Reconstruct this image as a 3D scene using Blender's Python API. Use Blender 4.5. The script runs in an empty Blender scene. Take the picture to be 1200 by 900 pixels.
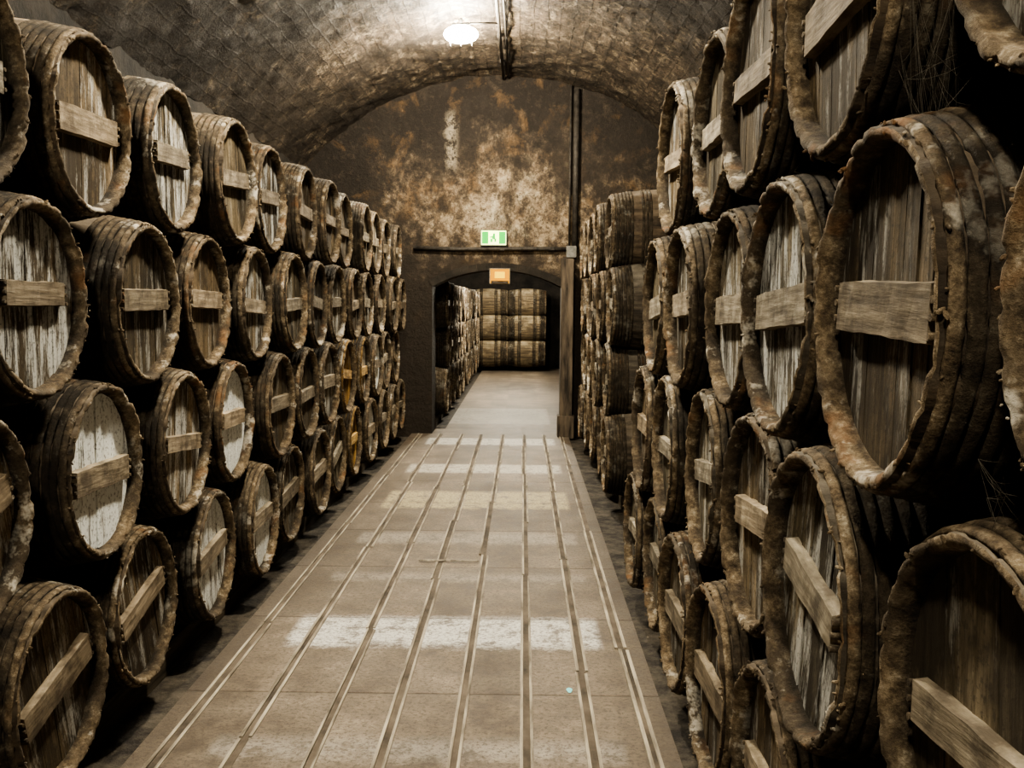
import bpy, bmesh, math, random
from mathutils import Vector, Matrix, noise
random.seed(7)
scene=bpy.context.scene
col=scene.collection
H=1.84
YF=1.15
# ------------------------------------------------------------ node helpers
class M:
    def __init__(s,name):
        s.m=bpy.data.materials.new(name); s.m.use_nodes=True
        s.t=s.m.node_tree; s.b=s.t.nodes['Principled BSDF']
        s.b.inputs['Roughness'].default_value=.85
        s.b.inputs['Specular IOR Level'].default_value=.25
    def n(s,typ,props=None,**ins):
        nd=s.t.nodes.new(typ)
        for k,v in (props or {}).items(): setattr(nd,k,v)
        for k,v in ins.items():
            s.set(nd,k,v)
        return nd
    def set(s,nd,k,v):
        k2=int(k[1:]) if (k[0]=='i' and k[1:].isdigit()) else k.replace('_',' ')
        sock=nd.inputs[k2]
        if isinstance(v,bpy.types.NodeSocket): s.t.links.new(v,sock)
        else: sock.default_value=v
    def coord(s,which='Object'): return s.n('ShaderNodeTexCoord').outputs[which]
    def map(s,vec,scale=(1,1,1),loc=(0,0,0)):
        return s.n('ShaderNodeMapping',i0=vec,Scale=scale,Location=loc).outputs[0]
    def noise(s,vec,scale,detail=5,rough=.6,w=None,dist=0):
        nd=s.n('ShaderNodeTexNoise')
        if w is not None:
            nd.noise_dimensions='4D'; s.t.links.new(w,nd.inputs['W'])
        s.t.links.new(vec,nd.inputs['Vector'])
        nd.inputs['Scale'].default_value=scale; nd.inputs['Detail'].default_value=detail
        nd.inputs['Roughness'].default_value=rough; nd.inputs['Distortion'].default_value=dist
        return nd.outputs[0]
    def ramp(s,fac,stops):
        nd=s.n('ShaderNodeValToRGB',i0=fac); e=nd.color_ramp.elements
        while len(e)<len(stops): e.new(.5)
        for el,(p,c) in zip(e,stops):
            el.position=p; el.color=(c,c,c,1) if not isinstance(c,tuple) else (*c,1)
        return nd.outputs[0]
    def mix(s,f,a,b,blend='MIX'):
        nd=s.n('ShaderNodeMix',dict(data_type='RGBA',blend_type=blend))
        for i,v in ((0,f),(6,a),(7,b)):
            if isinstance(v,bpy.types.NodeSocket): s.t.links.new(v,nd.inputs[i])
            else: nd.inputs[i].default_value=(*v,1) if isinstance(v,tuple) else v
        return nd.outputs[2]
    def math(s,op,a,b=0.,c=0.,clamp=False):
        nd=s.n('ShaderNodeMath',dict(operation=op,use_clamp=clamp))
        for i,v in enumerate((a,b,c)):
            if isinstance(v,bpy.types.NodeSocket): s.t.links.new(v,nd.inputs[i])
            else: nd.inputs[i].default_value=v
        return nd.outputs[0]
    def mr(s,v,a,b,c=0.,d=1.):
        return s.n('ShaderNodeMapRange',i0=v,i1=a,i2=b,i3=c,i4=d).outputs[0]
    def bump(s,h,strength=.5,dist=.02,prev=None):
        nd=s.n('ShaderNodeBump',Height=h,Strength=strength,Distance=dist)
        if prev is not None: s.t.links.new(prev,nd.inputs['Normal'])
        return nd.outputs[0]
    def out(s,color=None,normal=None,rough=None):
        if color is not None: s.set(s.b,'Base_Color',color if not isinstance(color,tuple) else (*color,1))
        if normal is not None: s.t.links.new(normal,s.b.inputs['Normal'])
        if rough is not None: s.set(s.b,'Roughness',rough)
        return s.m
    def band(s,x,a,b,soft=.03):
        return s.math('MULTIPLY',s.mr(x,a-soft,a+soft),s.mr(x,b-soft,b+soft,1.,0.))
LB=1.05
def mat_stave():
    s=M('sooty_aged_oak'); c=s.coord(); oi=s.n('ShaderNodeObjectInfo').outputs['Random']
    w=s.math('MULTIPLY',oi,40.)
    g=s.noise(s.map(c,(2.5,26,26)),1.,5,.65,w)
    col1=s.ramp(g,[(.3,(.010,.008,.006)),(.5,(.034,.026,.018)),(.72,(.09,.07,.048))])
    bl=s.noise(c,5.,6,.7,w)
    col2=s.mix(s.ramp(bl,[(.52,0.),(.68,.55)]),col1,(.12,.10,.075))
    nz=s.n('ShaderNodeSeparateXYZ',i0=s.n('ShaderNodeNewGeometry').outputs['Normal']).outputs[2]
    dust=s.math('MULTIPLY',s.mr(nz,.3,1.),s.ramp(bl,[(.35,.1),(.6,.8)]))
    col3=s.mix(dust,col2,(.22,.185,.14))
    col3=s.mix(1.,col3,s.n('ShaderNodeObjectInfo').outputs['Color'],'MULTIPLY')
    f=s.noise(c,60.,4,.7)
    nb=s.bump(g,.5,.01); nb=s.bump(f,.5,.006,nb)
    return s.out(col3,nb)
def mat_hoop():
    s=M('weathered_hoop_wood'); c=s.coord(); oi=s.n('ShaderNodeObjectInfo').outputs['Random']
    w=s.math('MULTIPLY',oi,31.)
    g=s.noise(c,24.,6,.78,w)
    c1=s.ramp(g,[(.32,(.035,.025,.016)),(.45,(.115,.083,.05)),(.56,(.22,.17,.11)),(.68,(.46,.40,.30))])
    b=s.noise(c,4.5,4,.65,w)
    c2=s.mix(s.ramp(b,[(.42,.82),(.58,0.)]),c1,(.042,.032,.022))
    r=s.noise(c,7.,3,.6,s.math('MULTIPLY',oi,77.))
    c3=s.mix(s.ramp(r,[(.58,0.),(.70,.5)]),c2,(.24,.115,.045))
    c3=s.mix(s.ramp(s.noise(c,5.,5,.75,s.math('MULTIPLY',oi,53.)),[(.56,0.),(.63,.75)]),c3,(.56,.52,.44))
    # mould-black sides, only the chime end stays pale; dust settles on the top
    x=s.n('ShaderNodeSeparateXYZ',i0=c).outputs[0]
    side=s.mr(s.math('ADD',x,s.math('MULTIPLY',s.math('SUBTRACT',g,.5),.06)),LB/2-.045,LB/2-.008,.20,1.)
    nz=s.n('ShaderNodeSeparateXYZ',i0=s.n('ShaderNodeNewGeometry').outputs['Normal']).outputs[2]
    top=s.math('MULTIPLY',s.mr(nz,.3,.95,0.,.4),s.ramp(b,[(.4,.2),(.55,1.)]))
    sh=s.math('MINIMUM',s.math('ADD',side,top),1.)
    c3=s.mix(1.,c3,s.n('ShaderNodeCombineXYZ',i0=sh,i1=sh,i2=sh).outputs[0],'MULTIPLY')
    f=s.noise(c,75.,5,.75)
    nb=s.bump(g,.8,.010); nb=s.bump(f,.8,.006,nb)
    return s.out(c3,nb,.9)
def mat_head():
    s=M('barrel_head_planks'); c=s.coord(); oi=s.n('ShaderNodeObjectInfo')
    w=s.math('MULTIPLY',oi.outputs['Random'],23.)
    g=s.noise(s.map(c,(20,38,2.0)),1.,7,.7,w)
    b=s.noise(s.map(c,(4,4,2.)),1.,6,.68,w)
    c1=s.ramp(g,[(.30,(.026,.020,.012)),(.48,(.11,.087,.053)),(.62,(.215,.175,.118)),(.75,(.38,.34,.27))])
    at=s.n('ShaderNodeAttribute',dict(attribute_name='var')).outputs['Fac']
    c1=s.mix(1.,c1,s.ramp(at,[(0.,.5),(1.,1.4)]),'MULTIPLY')
    c1=s.mix(s.ramp(b,[(.43,.9),(.57,.05)]),c1,(.022,.017,.011))
    c1=s.mix(1.,c1,oi.outputs['Color'],'MULTIPLY')
    run=s.noise(s.map(c,(10,18,2.2),(3,3,3)),1.,6,.78,w)
    al=oi.outputs['Alpha']
    thr=s.math('MULTIPLY_ADD',al,-.24,.60)
    pf=s.n('ShaderNodeMapRange',i0=run,i1=thr,i2=s.math('ADD',thr,.09)).outputs[0]
    pale=s.math('MULTIPLY',pf,s.math('MINIMUM',s.math('MULTIPLY_ADD',al,.9,.18),.95))
    c2=s.mix(pale,c1,s.mix(al,(.46,.45,.41),(.86,.89,.88)))
    c2=s.mix(s.ramp(s.noise(c,55.,3,.7),[(.38,.55),(.46,0.)]),c2,(.03,.024,.017))
    nb=s.bump(g,.5,.008); nb=s.bump(s.noise(c,70.,3,.7),.3,.004,nb)
    return s.out(c2,nb)
def mat_bar():
    s=M('crossbar_wood'); c=s.coord(); oi=s.n('ShaderNodeObjectInfo')
    w=s.math('MULTIPLY',oi.outputs['Random'],57.)
    g=s.noise(s.map(c,(20,4,40)),1.,6,.65,w)
    c1=s.ramp(g,[(.28,(.075,.06,.042)),(.5,(.215,.18,.13)),(.72,(.42,.37,.28))])
    b=s.noise(c,8.,5,.7,w)
    c1=s.mix(s.ramp(b,[(.38,.78),(.55,0.)]),c1,(.05,.038,.026))
    c1=s.mix(.7,c1,oi.outputs['Color'],'MULTIPLY')
    nb=s.bump(g,.6,.008)
    return s.out(c1,nb)
def mat_simple_wood(name,a,b,scale=(3,3,30)):
    s=M(name); c=s.coord(); g=s.noise(s.map(c,scale),1.,5,.6)
    return s.out(s.ramp(g,[(.35,a),(.65,b)]),s.bump(g,.5,.01))
def mat_metal(name,a,b,metal=.3):
    s=M(name); c=s.coord(); g=s.noise(c,14.,5,.7)
    s.b.inputs['Metallic'].default_value=metal
    return s.out(s.ramp(g,[(.35,a),(.65,b)]),s.bump(g,.3,.003),.65)
def mat_emit(name,c,st):
    s=M(name); s.b.inputs['Base Color'].default_value=(*c,1)
    s.b.inputs['Emission Color'].default_value=(*c,1); s.b.inputs['Emission Strength'].default_value=st
    return s.m
MS,MH,MD,MB=mat_stave(),mat_hoop(),mat_head(),mat_bar()

def mat_vault():
    s=M('sooty_rubble_vault'); uv=s.coord('UV')
    wob=s.noise(uv,2.6,6,.7); wob2=s.noise(s.map(uv,loc=(5,3,0)),3.,6,.7)
    uv2=s.n('ShaderNodeVectorMath',dict(operation='ADD'),i0=uv,i1=s.n('ShaderNodeCombineXYZ',i0=s.math('MULTIPLY',wob,.5),i1=s.math('MULTIPLY',wob2,.12)).outputs[0]).outputs[0]
    br=s.n('ShaderNodeTexBrick',dict(offset=.43),Vector=uv2,Scale=1.,Mortar_Size=.012,Mortar_Smooth=1.,Brick_Width=.36,Row_Height=.15,
        Color1=(.095,.068,.046,1),Color2=(.18,.136,.093,1),Mortar=(.055,.040,.028,1))
    v=s.n('ShaderNodeSeparateXYZ',i0=uv).outputs[1]
    crown=s.mr(s.math('ABSOLUTE',v),.4,2.6,.05,-.10)   # soot is thicker on the haunches
    n1=s.math('ADD',s.noise(uv,.8,9,.78),crown); n2=s.noise(uv,6.,8,.8); n3=s.noise(uv,17.,6,.8)
    n4=s.noise(s.map(uv,(.5,5.,1.)),1.6,6,.7)
    c1=s.mix(s.ramp(n1,[(.42,.93),(.57,.05)]),br.outputs[0],(.024,.018,.013))
    c1=s.mix(s.ramp(n4,[(.42,.7),(.54,0.)]),c1,(.028,.021,.015))
    c2=s.mix(s.math('MULTIPLY',s.ramp(n2,[(.52,0.),(.60,.75)]),s.ramp(n1,[(.40,.15),(.56,1.)])),c1,(.36,.29,.20))
    c3=s.mix(s.ramp(n3,[(.42,.9),(.51,0.)]),c2,(.022,.017,.013))
    h=s.math('SUBTRACT',s.math('MULTIPLY',n2,1.8),s.math('MULTIPLY',br.outputs[1],.35))
    nb=s.bump(h,1.,.05); nb=s.bump(n3,1.,.035,nb)
    return s.out(c3,nb,.65)
def mat_endwall():
    s=M('stained_crumbling_plaster'); c=s.coord(); x,y,z=[s.n('ShaderNodeSeparateXYZ',i0=c).outputs[i] for i in range(3)]
    n1=s.noise(c,1.5,9,.74); n2=s.noise(c,6.,8,.78); n3=s.noise(c,20.,6,.78)
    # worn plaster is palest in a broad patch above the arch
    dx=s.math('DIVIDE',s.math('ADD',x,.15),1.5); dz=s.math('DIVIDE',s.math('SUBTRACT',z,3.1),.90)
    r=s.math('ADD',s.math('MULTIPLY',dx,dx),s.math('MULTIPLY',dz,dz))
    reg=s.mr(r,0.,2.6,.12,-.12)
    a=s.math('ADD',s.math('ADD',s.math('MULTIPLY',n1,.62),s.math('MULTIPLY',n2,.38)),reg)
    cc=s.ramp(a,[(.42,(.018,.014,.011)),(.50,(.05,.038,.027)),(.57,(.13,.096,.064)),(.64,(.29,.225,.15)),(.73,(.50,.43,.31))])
    ov=s.noise(c,2.2,6,.68,dist=.4)
    cc=s.mix(s.ramp(ov,[(.54,0.),(.66,.5)]),cc,(.20,.12,.055))
    ow=s.noise(s.map(c,(1.,1.,.5),(7,2,5)),1.5,8,.76)
    cc=s.mix(s.ramp(ow,[(.48,0.),(.57,.82)]),cc,(.024,.019,.015))
    px=s.band(s.math('ADD',x,s.math('MULTIPLY',n2,.3)),-.93,-.80,.05); pz=s.band(z,3.75,4.5,.1)
    cc=s.mix(s.math('MULTIPLY',s.math('MULTIPLY',px,pz),s.ramp(n2,[(.44,0.),(.52,.6)])),cc,(.40,.34,.25))
    zz=s.math('ADD',z,s.math('MULTIPLY',s.math('SUBTRACT',n1,.5),1.3))
    cc=s.mix(s.mr(zz,2.15,2.75,.85,0.),cc,(.026,.020,.015))
    cc=s.mix(s.ramp(n3,[(.38,.85),(.47,0.)]),cc,(.033,.026,.019))
    nb=s.bump(n1,.6,.08); nb=s.bump(n2,.9,.03,nb); nb=s.bump(n3,.8,.018,nb)
    return s.out(cc,nb,.85)
def mat_darkwall(name,k):
    s=M(name); c=s.coord(); n1=s.noise(c,2.,7,.75)
    return s.out(s.ramp(n1,[(.4,(.018*k,.015*k,.012*k)),(.7,(.09*k,.073*k,.056*k))]),s.bump(n1,.8,.04))
def mat_floor():
    s=M('worn_concrete_paving'); c=s.coord(); x,y,z=[s.n('ShaderNodeSeparateXYZ',i0=c).outputs[i] for i in range(3)]
    y=s.math('DIVIDE',y,YF)
    n0=s.noise(s.map(c,(1.4,.6,1)),1.,6,.7); n1=s.noise(c,2.0,7,.72); n2=s.noise(c,8.,8,.8); n3=s.noise(c,45.,6,.8)
    m=s.math('ADD',s.math('ADD',s.math('MULTIPLY',n1,.4),s.math('MULTIPLY',n2,.3)),s.math('MULTIPLY',n0,.3))
    cc=s.ramp(m,[(.40,(.085,.064,.046)),(.49,(.165,.131,.096)),(.56,(.225,.184,.139)),(.64,(.34,.288,.222))])
    ix=s.math('FLOOR',s.math('DIVIDE',s.math('ADD',x,1.45),.29)); iy=s.math('FLOOR',s.math('DIVIDE',y,.98))
    sl=s.n('ShaderNodeTexWhiteNoise',dict(noise_dimensions='2D'),Vector=s.n('ShaderNodeCombineXYZ',i0=ix,i1=iy).outputs[0]).outputs[0]
    cc=s.mix(1.,cc,s.ramp(sl,[(0.,.80),(1.,1.14)]),'MULTIPLY')
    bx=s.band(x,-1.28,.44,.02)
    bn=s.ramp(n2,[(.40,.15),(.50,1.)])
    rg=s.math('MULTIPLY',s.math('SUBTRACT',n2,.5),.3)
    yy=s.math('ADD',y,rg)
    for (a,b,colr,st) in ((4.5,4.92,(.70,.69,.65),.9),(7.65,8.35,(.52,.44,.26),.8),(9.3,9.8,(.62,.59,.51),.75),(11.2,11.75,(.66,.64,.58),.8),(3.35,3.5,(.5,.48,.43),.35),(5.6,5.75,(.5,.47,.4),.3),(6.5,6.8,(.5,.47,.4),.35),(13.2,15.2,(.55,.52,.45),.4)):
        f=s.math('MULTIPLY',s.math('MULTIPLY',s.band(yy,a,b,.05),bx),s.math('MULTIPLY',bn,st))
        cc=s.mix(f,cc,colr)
    fr=s.math('FRACT',s.math('DIVIDE',y,.98))
    jt=s.band(fr,.0,.014,.006)
    cc=s.mix(s.math('MULTIPLY',jt,.5),cc,(.05,.04,.03))
    cc=s.mix(s.ramp(n3,[(.42,.7),(.5,0.)]),cc,(.07,.054,.039))
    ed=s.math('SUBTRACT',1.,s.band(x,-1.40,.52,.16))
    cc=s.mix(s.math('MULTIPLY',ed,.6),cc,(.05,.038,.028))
    nb=s.bump(n2,.5,.014); nb=s.bump(s.math('SUBTRACT',n3,s.math('MULTIPLY',jt,2.)),.6,.008,nb)
    return s.out(cc,nb,s.ramp(n2,[(.3,.45),(.7,.8)]))
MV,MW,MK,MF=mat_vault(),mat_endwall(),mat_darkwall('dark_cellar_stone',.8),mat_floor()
MKL=mat_darkwall('sooty_side_wall',.35)
def mat_earth():
    s=M('damp_earth'); c=s.coord(); n1=s.noise(c,6.,7,.75)
    return s.out(s.ramp(n1,[(.4,(.015,.012,.01)),(.68,(.10,.085,.065))]),s.bump(n1,.8,.03))
ME=mat_earth()
MR=mat_simple_wood('track_strip_worn',(.12,.10,.075),(.48,.43,.34),(25,2.5,25))
MG=mat_simple_wood('track_groove_dirt',(.04,.032,.024),(.15,.12,.09),(6,3,6))
MBeam=mat_simple_wood('old_beam',(.02,.015,.01),(.10,.08,.055),(20,1.5,20))
MPost=mat_simple_wood('jamb_timber',(.02,.016,.012),(.12,.093,.066),(14,14,2))
MP=mat_metal('dusty_pipe',(.015,.013,.011),(.06,.052,.044))
MI=mat_metal('grey_fixture',(.08,.08,.07),(.20,.19,.17))

# ------------------------------------------------------------ mesh helpers
def finish(bm,name,mats,smooth=False,parent=None,loc=(0,0,0)):
    bmesh.ops.recalc_face_normals(bm,faces=bm.faces)
    me=bpy.data.meshes.new(name); bm.to_mesh(me); bm.free()
    for m in mats: me.materials.append(m)
    if smooth:
        for p in me.polygons: p.use_smooth=True
    o=bpy.data.objects.new(name,me); col.objects.link(o); o.location=loc
    if parent: o.parent=parent
    return o
def box(bm,x0,x1,y0,y1,z0,z1,mi=0):
    vs=[bm.verts.new((x,y,z)) for x in (x0,x1) for y in (y0,y1) for z in (z0,z1)]
    for q in ((0,1,3,2),(4,6,7,5),(0,4,5,1),(2,3,7,6),(0,2,6,4),(1,5,7,3)):
        f=bm.faces.new([vs[i] for i in q]); f.material_index=mi
def tube(bm,pts,r,n=10,mi=0):
    rings=[]
    for i,p in enumerate(pts):
        p=Vector(p); a=Vector(pts[max(i-1,0)]); b=Vector(pts[min(i+1,len(pts)-1)])
        d=(b-a).normalized()
        if abs(d.z)<.9: u=d.cross(Vector((0,0,1))).normalized()
        else: u=d.cross(Vector((1,0,0))).normalized()
        v=d.cross(u)
        rings.append([bm.verts.new(p+r*(math.cos(t)*u+math.sin(t)*v)) for t in [2*math.pi*k/n for k in range(n)]])
    for A,B in zip(rings,rings[1:]):
        for k in range(n):
            f=bm.faces.new((A[k],A[(k+1)%n],B[(k+1)%n],B[k])); f.material_index=mi; f.smooth=True
    if n>3:
        for R in (rings[0],rings[-1]):
            f=bm.faces.new(R); f.material_index=mi

# ------------------------------------------------------------ barrel meshes
L=LB; RH=.336; RB=.395
def rad(x): return RH+(RB-RH)*(1-(2*x/L)**2)
def make_barrel(seed):
    rnd=random.Random(seed); so=Vector((seed*13.7,seed*3.1,seed*7.9))
    bm=bmesh.new(); var=bm.faces.layers.float.new('var')
    NS=28; N=NS*4
    prof=[(-L/2+.05,.300),(-L/2,.306),(-L/2,RH)]
    K=14
    for k in range(1,K): prof.append((-L/2+L*k/K,None))
    prof+=[(L/2,RH),(L/2+.003,.326),(L/2-.004,.314),(L/2-.062,.305)]
    sv=[rnd.uniform(-.003,.003) for _ in range(NS)]
    sl=[rnd.uniform(-.006,.004) for _ in range(NS)]
    rings=[]
    for pi,(x,r) in enumerate(prof):
        body=r is None
        rr=rad(x) if body else r
        ring=[]
        for j in range(N):
            a=2*math.pi*j/N; q=rr
            if body or r==RH: q+=sv[j//4]-(.005 if j%4==0 else 0)
            xx=x
            if not body and x>L/2-.01: xx+=sl[j//4]-(.004 if j%4==0 else 0)
            v=Vector((xx,q*math.cos(a),q*math.sin(a)))
            nn=noise.noise(v*9+so)*.005+noise.noise(v*30+so)*.003
            v+=Vector((nn*.5 if not body else 0,nn*math.cos(a),nn*math.sin(a)))
            ring.append(bm.verts.new(v))
        rings.append(ring)
    for ri,(A,B) in enumerate(zip(rings,rings[1:])):
        for j in range(N):
            f=bm.faces.new((A[j],A[(j+1)%N],B[(j+1)%N],B[j])); f.smooth=True
            f.material_index=1 if ri>=len(rings)-4 else 0
    f=bm.faces.new(rings[0]); f.material_index=2; f[var]=.5
    R=.314; x=-R
    while x<R-.01:
        w=rnd.uniform(.06,.11); x1=min(x+w,R)
        if R-x1<.035: x1=R
        g=.0014; a,b=x+g,x1-g
        xo=L/2-.052+rnd.uniform(-.003,.003)
        n=6
        ys=[a+(b-a)*i/n for i in range(n+1)]
        top=[(y,math.sqrt(max(R*R-y*y,1e-5))) for y in ys]
        outl=top+[(y,-z) for y,z in reversed(top)]
        F=[bm.verts.new((xo,y,z)) for y,z in outl]
        Bk=[bm.verts.new((xo-.02,y,z)) for y,z in outl]
        vv=rnd.random()
        f=bm.faces.new(F); f.material_index=2; f[var]=vv
        for i in range(len(F)):
            j=(i+1)%len(F)
            f=bm.faces.new((F[i],Bk[i],Bk[j],F[j])); f.material_index=2; f[var]=vv*.5
        x=x1
    bl=rnd.uniform(.195,.25); bh=rnd.uniform(.040,.054); n=9
    x0,x1=L/2-.054,L/2-.022
    zc=rnd.uniform(-.02,.02); sk=rnd.uniform(-.006,.006)
    R0=[]
    for i in range(n+1):
        y=-bl+2*bl*i/n; e=[rnd.uniform(-.002,.002) for _ in range(4)]; t=sk*(y/bl)
        R0.append([bm.verts.new(p) for p in ((x0,y,zc+t-bh+e[0]),(x1+e[2],y,zc+t-bh+.004+e[0]),(x1+e[3],y,zc+t+bh-.004+e[1]),(x0,y,zc+t+bh+e[1]))])
    for A,B in zip(R0,R0[1:]):
        for j in range(4):
            f=bm.faces.new((A[j],A[(j+1)%4],B[(j+1)%4],B[j])); f.material_index=3
    for A in (R0[0],R0[-1]):
        f=bm.faces.new(A); f.material_index=3
    for sgn in (-1,1):
        for dz in (-.032,0,.03):
            y=sgn*(bl+.010); tube(bm,[(L/2-.058,y,zc+dz),(L/2-.020,y+rnd.uniform(-.004,.004),zc+dz)],.007,7,1)
    def hoop(xc,wd,th,sd):
        M_=112; rings=[]
        cs=((-.5,-.6),(-.46,.55),(-.2,1.),(.2,1.),(.46,.55),(.5,-.6))
        for j in range(M_):
            a=2*math.pi*j/M_; cc,ss=math.cos(a),math.sin(a)
            P=Vector((xc*3,cc*3,ss*3))+so
            wob=noise.noise(P*.9+Vector((sd,0,0)))*.004
            tt=th*(1+.4*noise.noise(P*4+Vector((sd,0,0))))
            ring=[]
            for k,(u,v) in enumerate(cs):
                xx=xc+u*wd+wob+noise.noise(P*7+Vector((k*2.,sd,0)))*.0015
                rr=rad(xc+u*wd)+v*tt+noise.noise(P*9+Vector((k*3.,sd,0)))*.001
                ring.append(bm.verts.new((xx,rr*cc,rr*ss)))
            rings.append(ring)
        m=len(cs)
        for j in range(M_):
            A,B=rings[j],rings[(j+1)%M_]
            for k in range(m):
                f=bm.faces.new((A[k],A[(k+1)%m],B[(k+1)%m],B[k])); f.material_index=1; f.smooth=True
    xh=.012
    for i in range(6):
        wd=rnd.uniform(.024,.032)
        hoop(L/2-xh-wd/2,wd,.007,i*3.3); hoop(-L/2+xh+wd/2,wd,.007,i*5.3)
        xh+=wd+rnd.uniform(.001,.005)
    for dx in (.285,.318,.35):
        hoop(L/2-dx,.027,.006,dx*90); hoop(-L/2+dx,.027,.006,dx*50)
    for i in range(60):
        a=rnd.uniform(0,6.283); rr=rnd.uniform(.318,.348); sz=rnd.uniform(.002,.006)
        mt=Matrix.Translation((L/2+rnd.uniform(-.004,.004)-(.012 if rr>.338 else 0),rr*math.cos(a),rr*math.sin(a)))@Matrix.Rotation(rnd.uniform(0,6),4,Vector((rnd.random(),rnd.random(),1)).normalized())@Matrix.Diagonal((sz*.8,sz*1.8,sz,1))
        vs=bmesh.ops.create_icosphere(bm,subdivisions=1,radius=1.,matrix=mt)['verts']
        for v in vs:
            for f in v.link_faces: f.material_index=1
    bmesh.ops.recalc_face_normals(bm,faces=bm.faces)
    me=bpy.data.meshes.new('oak_barrel_mesh'); bm.to_mesh(me); bm.free()
    for m in (MS,MH,MD,MB): me.materials.append(m)
    return me
variants=[make_barrel(i+1) for i in range(8)]
rb=random.Random(21)
def barrel(xface,y,z,side,pale=None,roll=None,tint=None,jit=1.):
    """side=+1 faces +X (left stack), -1 faces -X (right stack)"""
    me=rb.choice(variants); o=bpy.data.objects.new('oak_barrel',me); col.objects.link(o)
    xc=xface-side*L/2+rb.uniform(-.03,.03)*jit
    o.location=(xc,y+rb.uniform(-.01,.01),z+rb.uniform(-.004,.004))
    r=rb.gauss(0,math.radians(2)) if roll is None else math.radians(roll)
    if roll is None and rb.random()<.06: r+=rb.choice((-1,1))*math.radians(14)
    o.rotation_euler=(r,rb.uniform(-.012,.012),(0 if side>0 else math.pi)+rb.uniform(-.02,.02))
    b=rb.uniform(.6,1.35); w=rb.uniform(-.06,.10)
    t=tint or (b*(1+w),b,b*(1-w))
    o.color=(*t,pale if pale is not None else (rb.uniform(.05,.45) if rb.random()<.75 else rb.uniform(.45,.7)))
    return o
S=.675
XL=-1.62
P=.78*YF
rowz={'A':H+S,'B':H,'C':H-S,'D':H-2*S}
palesL={('C',1):1.,('C',3):1.,('D',2):.8,('D',3):.95,('D',1):.4,('C',9):1.,('D',8):.8,('B',1):.3,('A',1):.4}
litTintL={('D',7):(2.8,2.1,.8),('C',7):(2.5,1.8,.7),('C',8):(2.3,1.7,.7)}  # orange light on these far left barrels, painted into their tint
for row in 'ABCD':
    y0=2.93 if row in 'BD' else 2.54
    for k in range(-2,12):
        y=y0*YF+P*k
        if y>11.62*YF: continue
        roll=None
        if row=='D' and k in(0,1,2): roll=(14,16,8)[k]
        barrel(XL,y,rowz[row],1,palesL.get((row,k)),roll,litTintL.get((row,k)))
# right near stack
PR=.80
for row,ks,y0 in (('B',range(-2,5),1.86),('D',range(-2,6),1.87),('A',range(-3,4),2.18),('C',range(-3,5),2.26)):
    for k in ks:
        pale={('B',1):.55,('B',2):.45,('C',0):.45,('C',1):.35,('B',0):.25,('A',0):.3}.get((row,k))
        roll=-3 if row=='B' and k==0 else (-12 if (row,k)==('C',0) else None)
        barrel(.675,y0+PR*k,rowz[row],-1,pale,roll)
# right far stack
for row in 'ABCD':
    y0=7.75*YF if row in 'BD' else 7.95*YF
    for k in range(0,6):
        y=y0+P*k
        if y>11.45*YF: continue
        barrel(.76,y,rowz[row],-1)
# corridor beyond the arch
for r in range(3):
    y0=13.3*YF+(P/2 if r%2 else 0)
    for k in range(0,13):
        barrel(-1.16,y0+P*k,.50+S*r,1)
# stack closing the corridor, axes across
for r in range(3):
    for j,xx in enumerate((-.95,.12)):
        barrel(xx+L/2,27.6,.50+.71*r,1,tint=(2.4,2.3,1.95),jit=.3)

# ------------------------------------------------------------ room shell
YE=12.15*YF; TW=.55; X0,X1=-3.1,2.5; XC=-.3; APEX=H+3.2; HS=2.8; RISE=1.3
YZ=28.8
RV=(HS*HS+RISE*RISE)/(2*RISE)
def vz(x): return APEX-(RV-math.sqrt(RV*RV-(x-XC)**2))
YB=-4.
bm=bmesh.new(); uvl=bm.loops.layers.uv.new('UVMap')
nx=80; ny=280; grid=[]
tm=math.asin(HS/RV)
for i in range(nx+1):
    t=-tm+2*tm*i/nx; rowv=[]
    for j in range(ny+1):
        y=YB+(YE+.1-YB)*j/ny
        d=noise.noise(Vector((t*6,y*1.6,3)))*.05+noise.noise(Vector((t*18,y*5,9)))*.035+noise.noise(Vector((t*50,y*11,2)))*.02
        r=RV+d
        rowv.append((bm.verts.new((XC+r*math.sin(t),y,APEX-RV+r*math.cos(t))),(y,t*RV)))
    grid.append(rowv)
for i in range(nx):
    for j in range(ny):
        q=(grid[i][j],grid[i+1][j],grid[i+1][j+1],grid[i][j+1])
        f=bm.faces.new([a[0] for a in q]); f.smooth=True
        for lp,a in zip(f.loops,q): lp[uvl].uv=a[1]
finish(bm,'ceiling',[MV])
zs=vz(X0)
bm=bmesh.new(); box(bm,X0-.4,X0,YB,YE,-.05,zs+.25); finish(bm,'wall_left',[MKL])
bm=bmesh.new(); box(bm,X1,X1+.4,YB,YE,-.05,zs+.25); finish(bm,'wall_right',[MKL])
bm=bmesh.new(); box(bm,X0-.4,X1+.4,YB-.3,YB,-.05,5.4); finish(bm,'wall_back',[MK])
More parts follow.
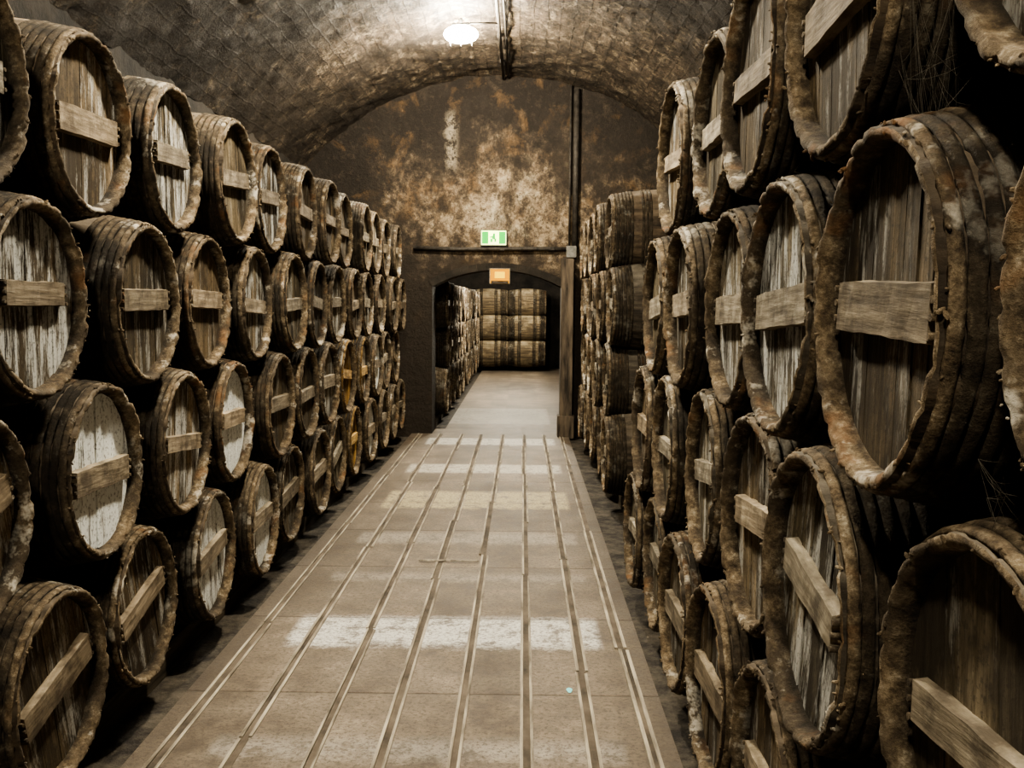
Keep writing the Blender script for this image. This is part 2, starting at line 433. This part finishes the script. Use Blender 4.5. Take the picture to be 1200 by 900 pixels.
# end wall with segmental arch opening
OA,OB=-1.29,.55; OT=2.34; OS=2.10
oc=(OA+OB)/2; ohs=(OB-OA)/2; orr=(ohs**2+(OT-OS)**2)/(2*(OT-OS))
def oz(x): return OT-(orr-math.sqrt(orr**2-(x-oc)**2))
xs=[X0-.2+(OA-X0+.2)*i/16 for i in range(17)]; xm=[OA+(OB-OA)*i/24 for i in range(25)]; xr=[OB+(X1+.2-OB)*i/16 for i in range(17)]
bm=bmesh.new()
def slab(xl,bot):
    for y in (YE,YE+TW):
        cols=[[bm.verts.new((x,y,bot(x)+( (5.25-bot(x))*k/10))) for k in range(11)] for x in xl]
        for A,B in zip(cols,cols[1:]):
            for k in range(10): bm.faces.new((A[k],A[k+1],B[k+1],B[k]))
slab(xs,lambda x:-.05); slab(xm,oz); slab(xr,lambda x:-.05)
for x in (OA,OB):
    bm.faces.new([bm.verts.new(p) for p in ((x,YE,-.05),(x,YE+TW,-.05),(x,YE+TW,OS),(x,YE,OS))])
for a,b in zip(xm,xm[1:]):
    bm.faces.new([bm.verts.new(p) for p in ((a,YE,oz(a)),(a,YE+TW,oz(a)),(b,YE+TW,oz(b)),(b,YE,oz(b)))])
bmesh.ops.remove_doubles(bm,verts=bm.verts,dist=.0005)
finish(bm,'wall_end',[MW])
bm=bmesh.new()
a0=math.asin(ohs/orr); nv=17
for i in range(nv):
    t0=-a0+2*a0*i/nv+.001; t1=-a0+2*a0*(i+1)/nv-.001
    pts=[]
    for y in (YE-.012-random.uniform(0,.008),YE+.02):
        for t,r in ((t0,orr+.0),(t1,orr+.0),(t1,orr+.10),(t0,orr+.10)):
            pts.append(bm.verts.new((oc+r*math.sin(t),y,OT-orr+r*math.cos(t))))
    for q in ((0,1,2,3),(4,5,6,7),(0,1,5,4),(1,2,6,5),(2,3,7,6),(3,0,4,7)): bm.faces.new([pts[k] for k in q])
finish(bm,'trim_1',[MKL])
bm=bmesh.new()
box(bm,.53,.70,YE-.24,YE-.002,-.02,2.50); box(bm,.50,.73,YE-.27,YE-.002,-.02,.30)
bmesh.ops.bevel(bm,geom=bm.edges,offset=.012,segments=2)
finish(bm,'door_jamb_post',[MPost])
# ground and paving
bm=bmesh.new(); box(bm,X0-.4,X1+.4,YB-.3,YZ+1,-.35,-.05); finish(bm,'floor',[ME])
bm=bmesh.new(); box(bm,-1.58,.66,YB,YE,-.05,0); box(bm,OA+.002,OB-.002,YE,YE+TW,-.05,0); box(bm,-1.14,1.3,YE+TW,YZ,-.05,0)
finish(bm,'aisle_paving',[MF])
# longitudinal track strips
bm=bmesh.new()
for xi,xx in enumerate((-1.45,-1.16,-.85,-.57,-.27,.03,.315,.55)):
    y=YB
    while y<YE-.1:
        ln=random.uniform(1.6,3.4); y1=min(y+ln,YE-.05); o=random.uniform(-.010,.010)
        w=random.uniform(.010,.018); gw=random.uniform(.018,.025)
        box(bm,xx-gw+o-w/2,xx-gw+o+w/2,y+.01,y1-.01,0,.010,0)
        if random.random()<.75: box(bm,xx+gw+o-w/2,xx+gw+o+w/2,y+.02,y1-.02,0,.007,0)
        box(bm,xx-gw+.007+o,xx+gw-.006+o,y,y1,-.0,.0025,1)
        y=y1
finish(bm,'floor_track_strips',[MR,MG])
def beam(x,y0,y1,name='runner_beam'):
    bm=bmesh.new(); y=y0
    while y<y1:
        ye=min(y+3.1,y1); box(bm,x-.06,x+.06,y,ye-.01,-.05,.108); y=ye
    bmesh.ops.bevel(bm,geom=bm.edges,offset=.008,segments=1)
    finish(bm,name,[MBeam])
for x in (-1.85,-2.44): beam(x,YB+.5,YE-.05)
for x in (.91,1.50): beam(x,-.9,6.4); beam(x+.085,8.4,13.4)
for x in (-1.39,-1.98): beam(x,15.,26.8)
# corridor shell
bm=bmesh.new(); box(bm,-2.75,-2.35,YE+TW,YZ,-.05,3.2); finish(bm,'wall_corridor_left',[MK])
bm=bmesh.new(); box(bm,1.3,1.7,YE+TW,YZ,-.05,3.2); finish(bm,'wall_corridor_right',[MKL])
bm=bmesh.new(); box(bm,-2.75,1.7,YZ,YZ+.3,-.05,3.2); finish(bm,'wall_corridor_end',[MKL])
bm=bmesh.new(); box(bm,-2.75,1.7,YE+TW,YZ+.3,3.0,3.3); finish(bm,'ceiling_corridor',[MK])

# ------------------------------------------------------------ services
def pipe(name,pts,r,clips=()):
    bm=bmesh.new(); tube(bm,pts,r,12)
    for c in clips: box(bm,c[0]-.03,c[0]+.03,c[1]-.03,c[1]+.035,c[2]-.02,c[2]+.02)
    return finish(bm,name,[MP])
yw=YE-.06
pipe('wall_pipe_vertical',[(.72,yw,4.85),(.72,yw,2.66)],.042,[(.72,yw,4.2),(.72,yw,3.3)])
pipe('wall_pipe_thin',[(.64,yw,4.9),(.64,yw,2.66)],.014)
pipe('wall_pipe_horizontal',[(-1.55,yw,2.64),(-.9,yw,2.625),(.2,yw,2.64),(.62,yw,2.64)],.028,[(-1.1,yw,2.635),(-.3,yw,2.63),(.4,yw,2.64)])
xc=-.30
pts=[(xc,y,vz(xc)-.06) for y in (YB+.1,0,4,8,YE-.05)]
pipe('ceiling_conduit',pts,.020,[(xc,y,vz(xc)-.05) for y in (1,3,5,7,8.5,10,11.8,13)])
pipe('ceiling_conduit',[(x+.07,y,z+.01) for x,y,z in pts],.012)
bm=bmesh.new(); box(bm,.60,.74,YE-.12,YE-.01,2.52,2.68); bmesh.ops.bevel(bm,geom=bm.edges,offset=.01,segments=2); finish(bm,'junction_box',[MI])

ML=mat_emit('lamp_glass',(1.,.95,.80),260.)
def lamp(x,y,watts,z=None,size=.10,drop=-.36):
    zc=vz(x) if z is None else z
    e=bpy.data.objects.new('ceiling_lamp',None); col.objects.link(e); e.location=(x,y,zc-.02)
    bm=bmesh.new()
    tube(bm,[(0,0,.05),(0,0,-.07)],.018,10)
    tube(bm,[(-.10,0,-.055),(.10,0,-.055)],.03,16)
    for a in (-.12,0,.12):
        tube(bm,[(a,-.06,-.05),(a,-.125,-.15),(a,-.06,-.26),(a,.06,-.26),(a,.125,-.15),(a,.06,-.05)],.002,5)
    finish(bm,'lamp_housing',[MI],parent=e)
    bm=bmesh.new(); bmesh.ops.create_uvsphere(bm,u_segments=24,v_segments=12,radius=.11,matrix=Matrix.Translation((0,0,-.15))@Matrix.Diagonal((1.75,1.,.9,1.)))
    finish(bm,'lamp_globe',[ML],True,parent=e)
    ld=bpy.data.lights.new('lamp_light','POINT'); ld.energy=watts; ld.color=(1.,.88,.67); ld.shadow_soft_size=size
    lo=bpy.data.objects.new('lamp_light',ld); col.objects.link(lo); lo.parent=e; lo.location=(0,0,drop)
    return e
lamp(-.72,11.2,500)
lamp(-.62,4.9,430)
lamp(-.62,-1.0,260)
lamp(-.2,19.5,200,2.98)
lamp(-.2,24.7,130,2.98)
pipe('lamp_conduit',[(-.3,11.2,vz(-.3)-.07),(-.72,11.2,vz(-.72)-.05)],.012)

# ------------------------------------------------------------ emergency signs
def sign(name,x,y,z,w,h,face):
    e=bpy.data.objects.new(name,None); col.objects.link(e); e.location=(x,y,z)
    bm=bmesh.new(); box(bm,-w/2,w/2,-.03,.05,-h/2,h/2); bmesh.ops.bevel(bm,geom=bm.edges,offset=.008,segments=2)
    finish(bm,'sign_case',[MI],parent=e)
    bm=bmesh.new(); box(bm,-w/2+.012,w/2-.012,-.036,-.028,-h/2+.012,h/2-.012); finish(bm,'sign_face',[face],parent=e)
    return e
MGn=mat_emit('sign_green',(.03,.42,.05),.6); MWh=mat_emit('sign_pale_green',(.85,1.,.30),2.2)
MY=mat_emit('amber_lens',(1.,.38,.0),.45); MY2=mat_emit('amber_hot',(1.,.66,.0),1.1)
for m_ in (MY,MY2): m_.node_tree.nodes['Principled BSDF'].inputs['Base Color'].default_value=(.25,.12,.0,1)
e=sign('exit_sign',-.42,YE-.07,2.785,.37,.22,MWh)
bm=bmesh.new()
box(bm,-.165,-.075,-.04,-.034,-.085,.085); box(bm,.075,.165,-.04,-.034,-.085,.085)
for pts2 in (((-.01,.03),(.02,.06)),((-.02,-.02),(.02,.03)),((-.045,-.06),(-.015,-.015)),((.01,-.055),(.035,-.01)),((-.05,.0),(-.02,.018))):
    (a,b),(c2,d)=pts2; box(bm,a,c2,-.04,-.036,b,d)
finish(bm,'sign_pictogram',[MGn],parent=e)
e=sign('emergency_light',-.33,YE-.10,2.25,.29,.22,MY)
bm=bmesh.new(); box(bm,-.07,.07,-.045,-.037,-.03,.06); finish(bm,'lamp_window',[MY2],parent=e)
bm=bmesh.new(); box(bm,-.12,.12,-.052,-.037,-.10,-.065); finish(bm,'sign_bars',[MP],parent=e)
ld=bpy.data.lights.new('amber_glow','POINT'); ld.energy=1.2; ld.color=(1,.55,.08); ld.shadow_soft_size=.03
lo=bpy.data.objects.new('amber_glow',ld); col.objects.link(lo); lo.parent=e; lo.location=(0,-.30,-.02)
# small floor items
s=M('cyan_paper'); s.out((.25,.75,.8))
bm=bmesh.new(); vs=[bm.verts.new((.24+.014*math.cos(t)*(1+.2*math.sin(3*t)),3.98*YF+.032*math.sin(t),.004)) for t in [k*.524 for k in range(12)]]
bm.faces.new(vs); finish(bm,'paper_scrap',[s.m])
bm=bmesh.new(); box(bm,-.73,-.30,6.0*YF,6.0*YF+.02,0.010,.017); finish(bm,'wood_lath',[MR])
# ------------------------------------------------------------ faint cobwebs strung between barrel rims
s=M('cobweb_silk'); s.out((.11,.098,.078))
MC=s.m
def cobweb(x,y,z,r,n,seed,side):
    rn=random.Random(seed); bm=bmesh.new(); nodes=[]
    for i in range(14):
        a=rn.uniform(0,6.283); q=r*rn.uniform(.7,1.1)
        nodes.append(Vector((x+side*rn.uniform(-.14,.0),y+q*math.cos(a),z+q*math.sin(a))))
    mids=[Vector((x+side*rn.uniform(-.10,.0),y+rn.uniform(-.6,.6)*r,z+rn.uniform(-.6,.6)*r)) for _ in range(16)]
    for i in range(n):
        A=rn.choice(nodes); B=rn.choice(mids) if rn.random()<.7 else rn.choice(nodes)
        if (A-B).length<.03: continue
        sag=rn.uniform(0,.2)*(A-B).length
        pts=[A.lerp(B,t)-Vector((0,0,sag*4*t*(1-t))) for t in (0,.2,.4,.6,.8,1.)]
        tube(bm,pts,rn.uniform(.00015,.0004),3)
    finish(bm,'cobweb',[MC])
for i,(y,z,r) in enumerate(((1.83,H+.44,.17),(2.6,H+.46,.14),(1.45,H-.30,.12))):
    cobweb(.69,y,z,r,60,i,-1)

# ------------------------------------------------------------ camera, world
w=bpy.data.worlds.new('World'); scene.world=w; w.use_nodes=True
w.node_tree.nodes['Background'].inputs[0].default_value=(.02,.017,.013,1); w.node_tree.nodes['Background'].inputs[1].default_value=.3
cd=bpy.data.cameras.new('camera'); cam=bpy.data.objects.new('camera',cd); col.objects.link(cam)
cd.sensor_width=36; cd.lens=34.5; cd.clip_start=.05
cam.matrix_world=Matrix.Translation((0,0,H))@Matrix.Rotation(math.radians(.6),4,'Z')@Matrix.Rotation(math.radians(90-4.57),4,'X')@Matrix.Rotation(math.radians(.5),4,'Z')
scene.camera=cam
scene.view_settings.view_transform='AgX'
try: scene.view_settings.look='AgX - Medium High Contrast'
except Exception as ex: print(ex)
scene.view_settings.exposure=.85
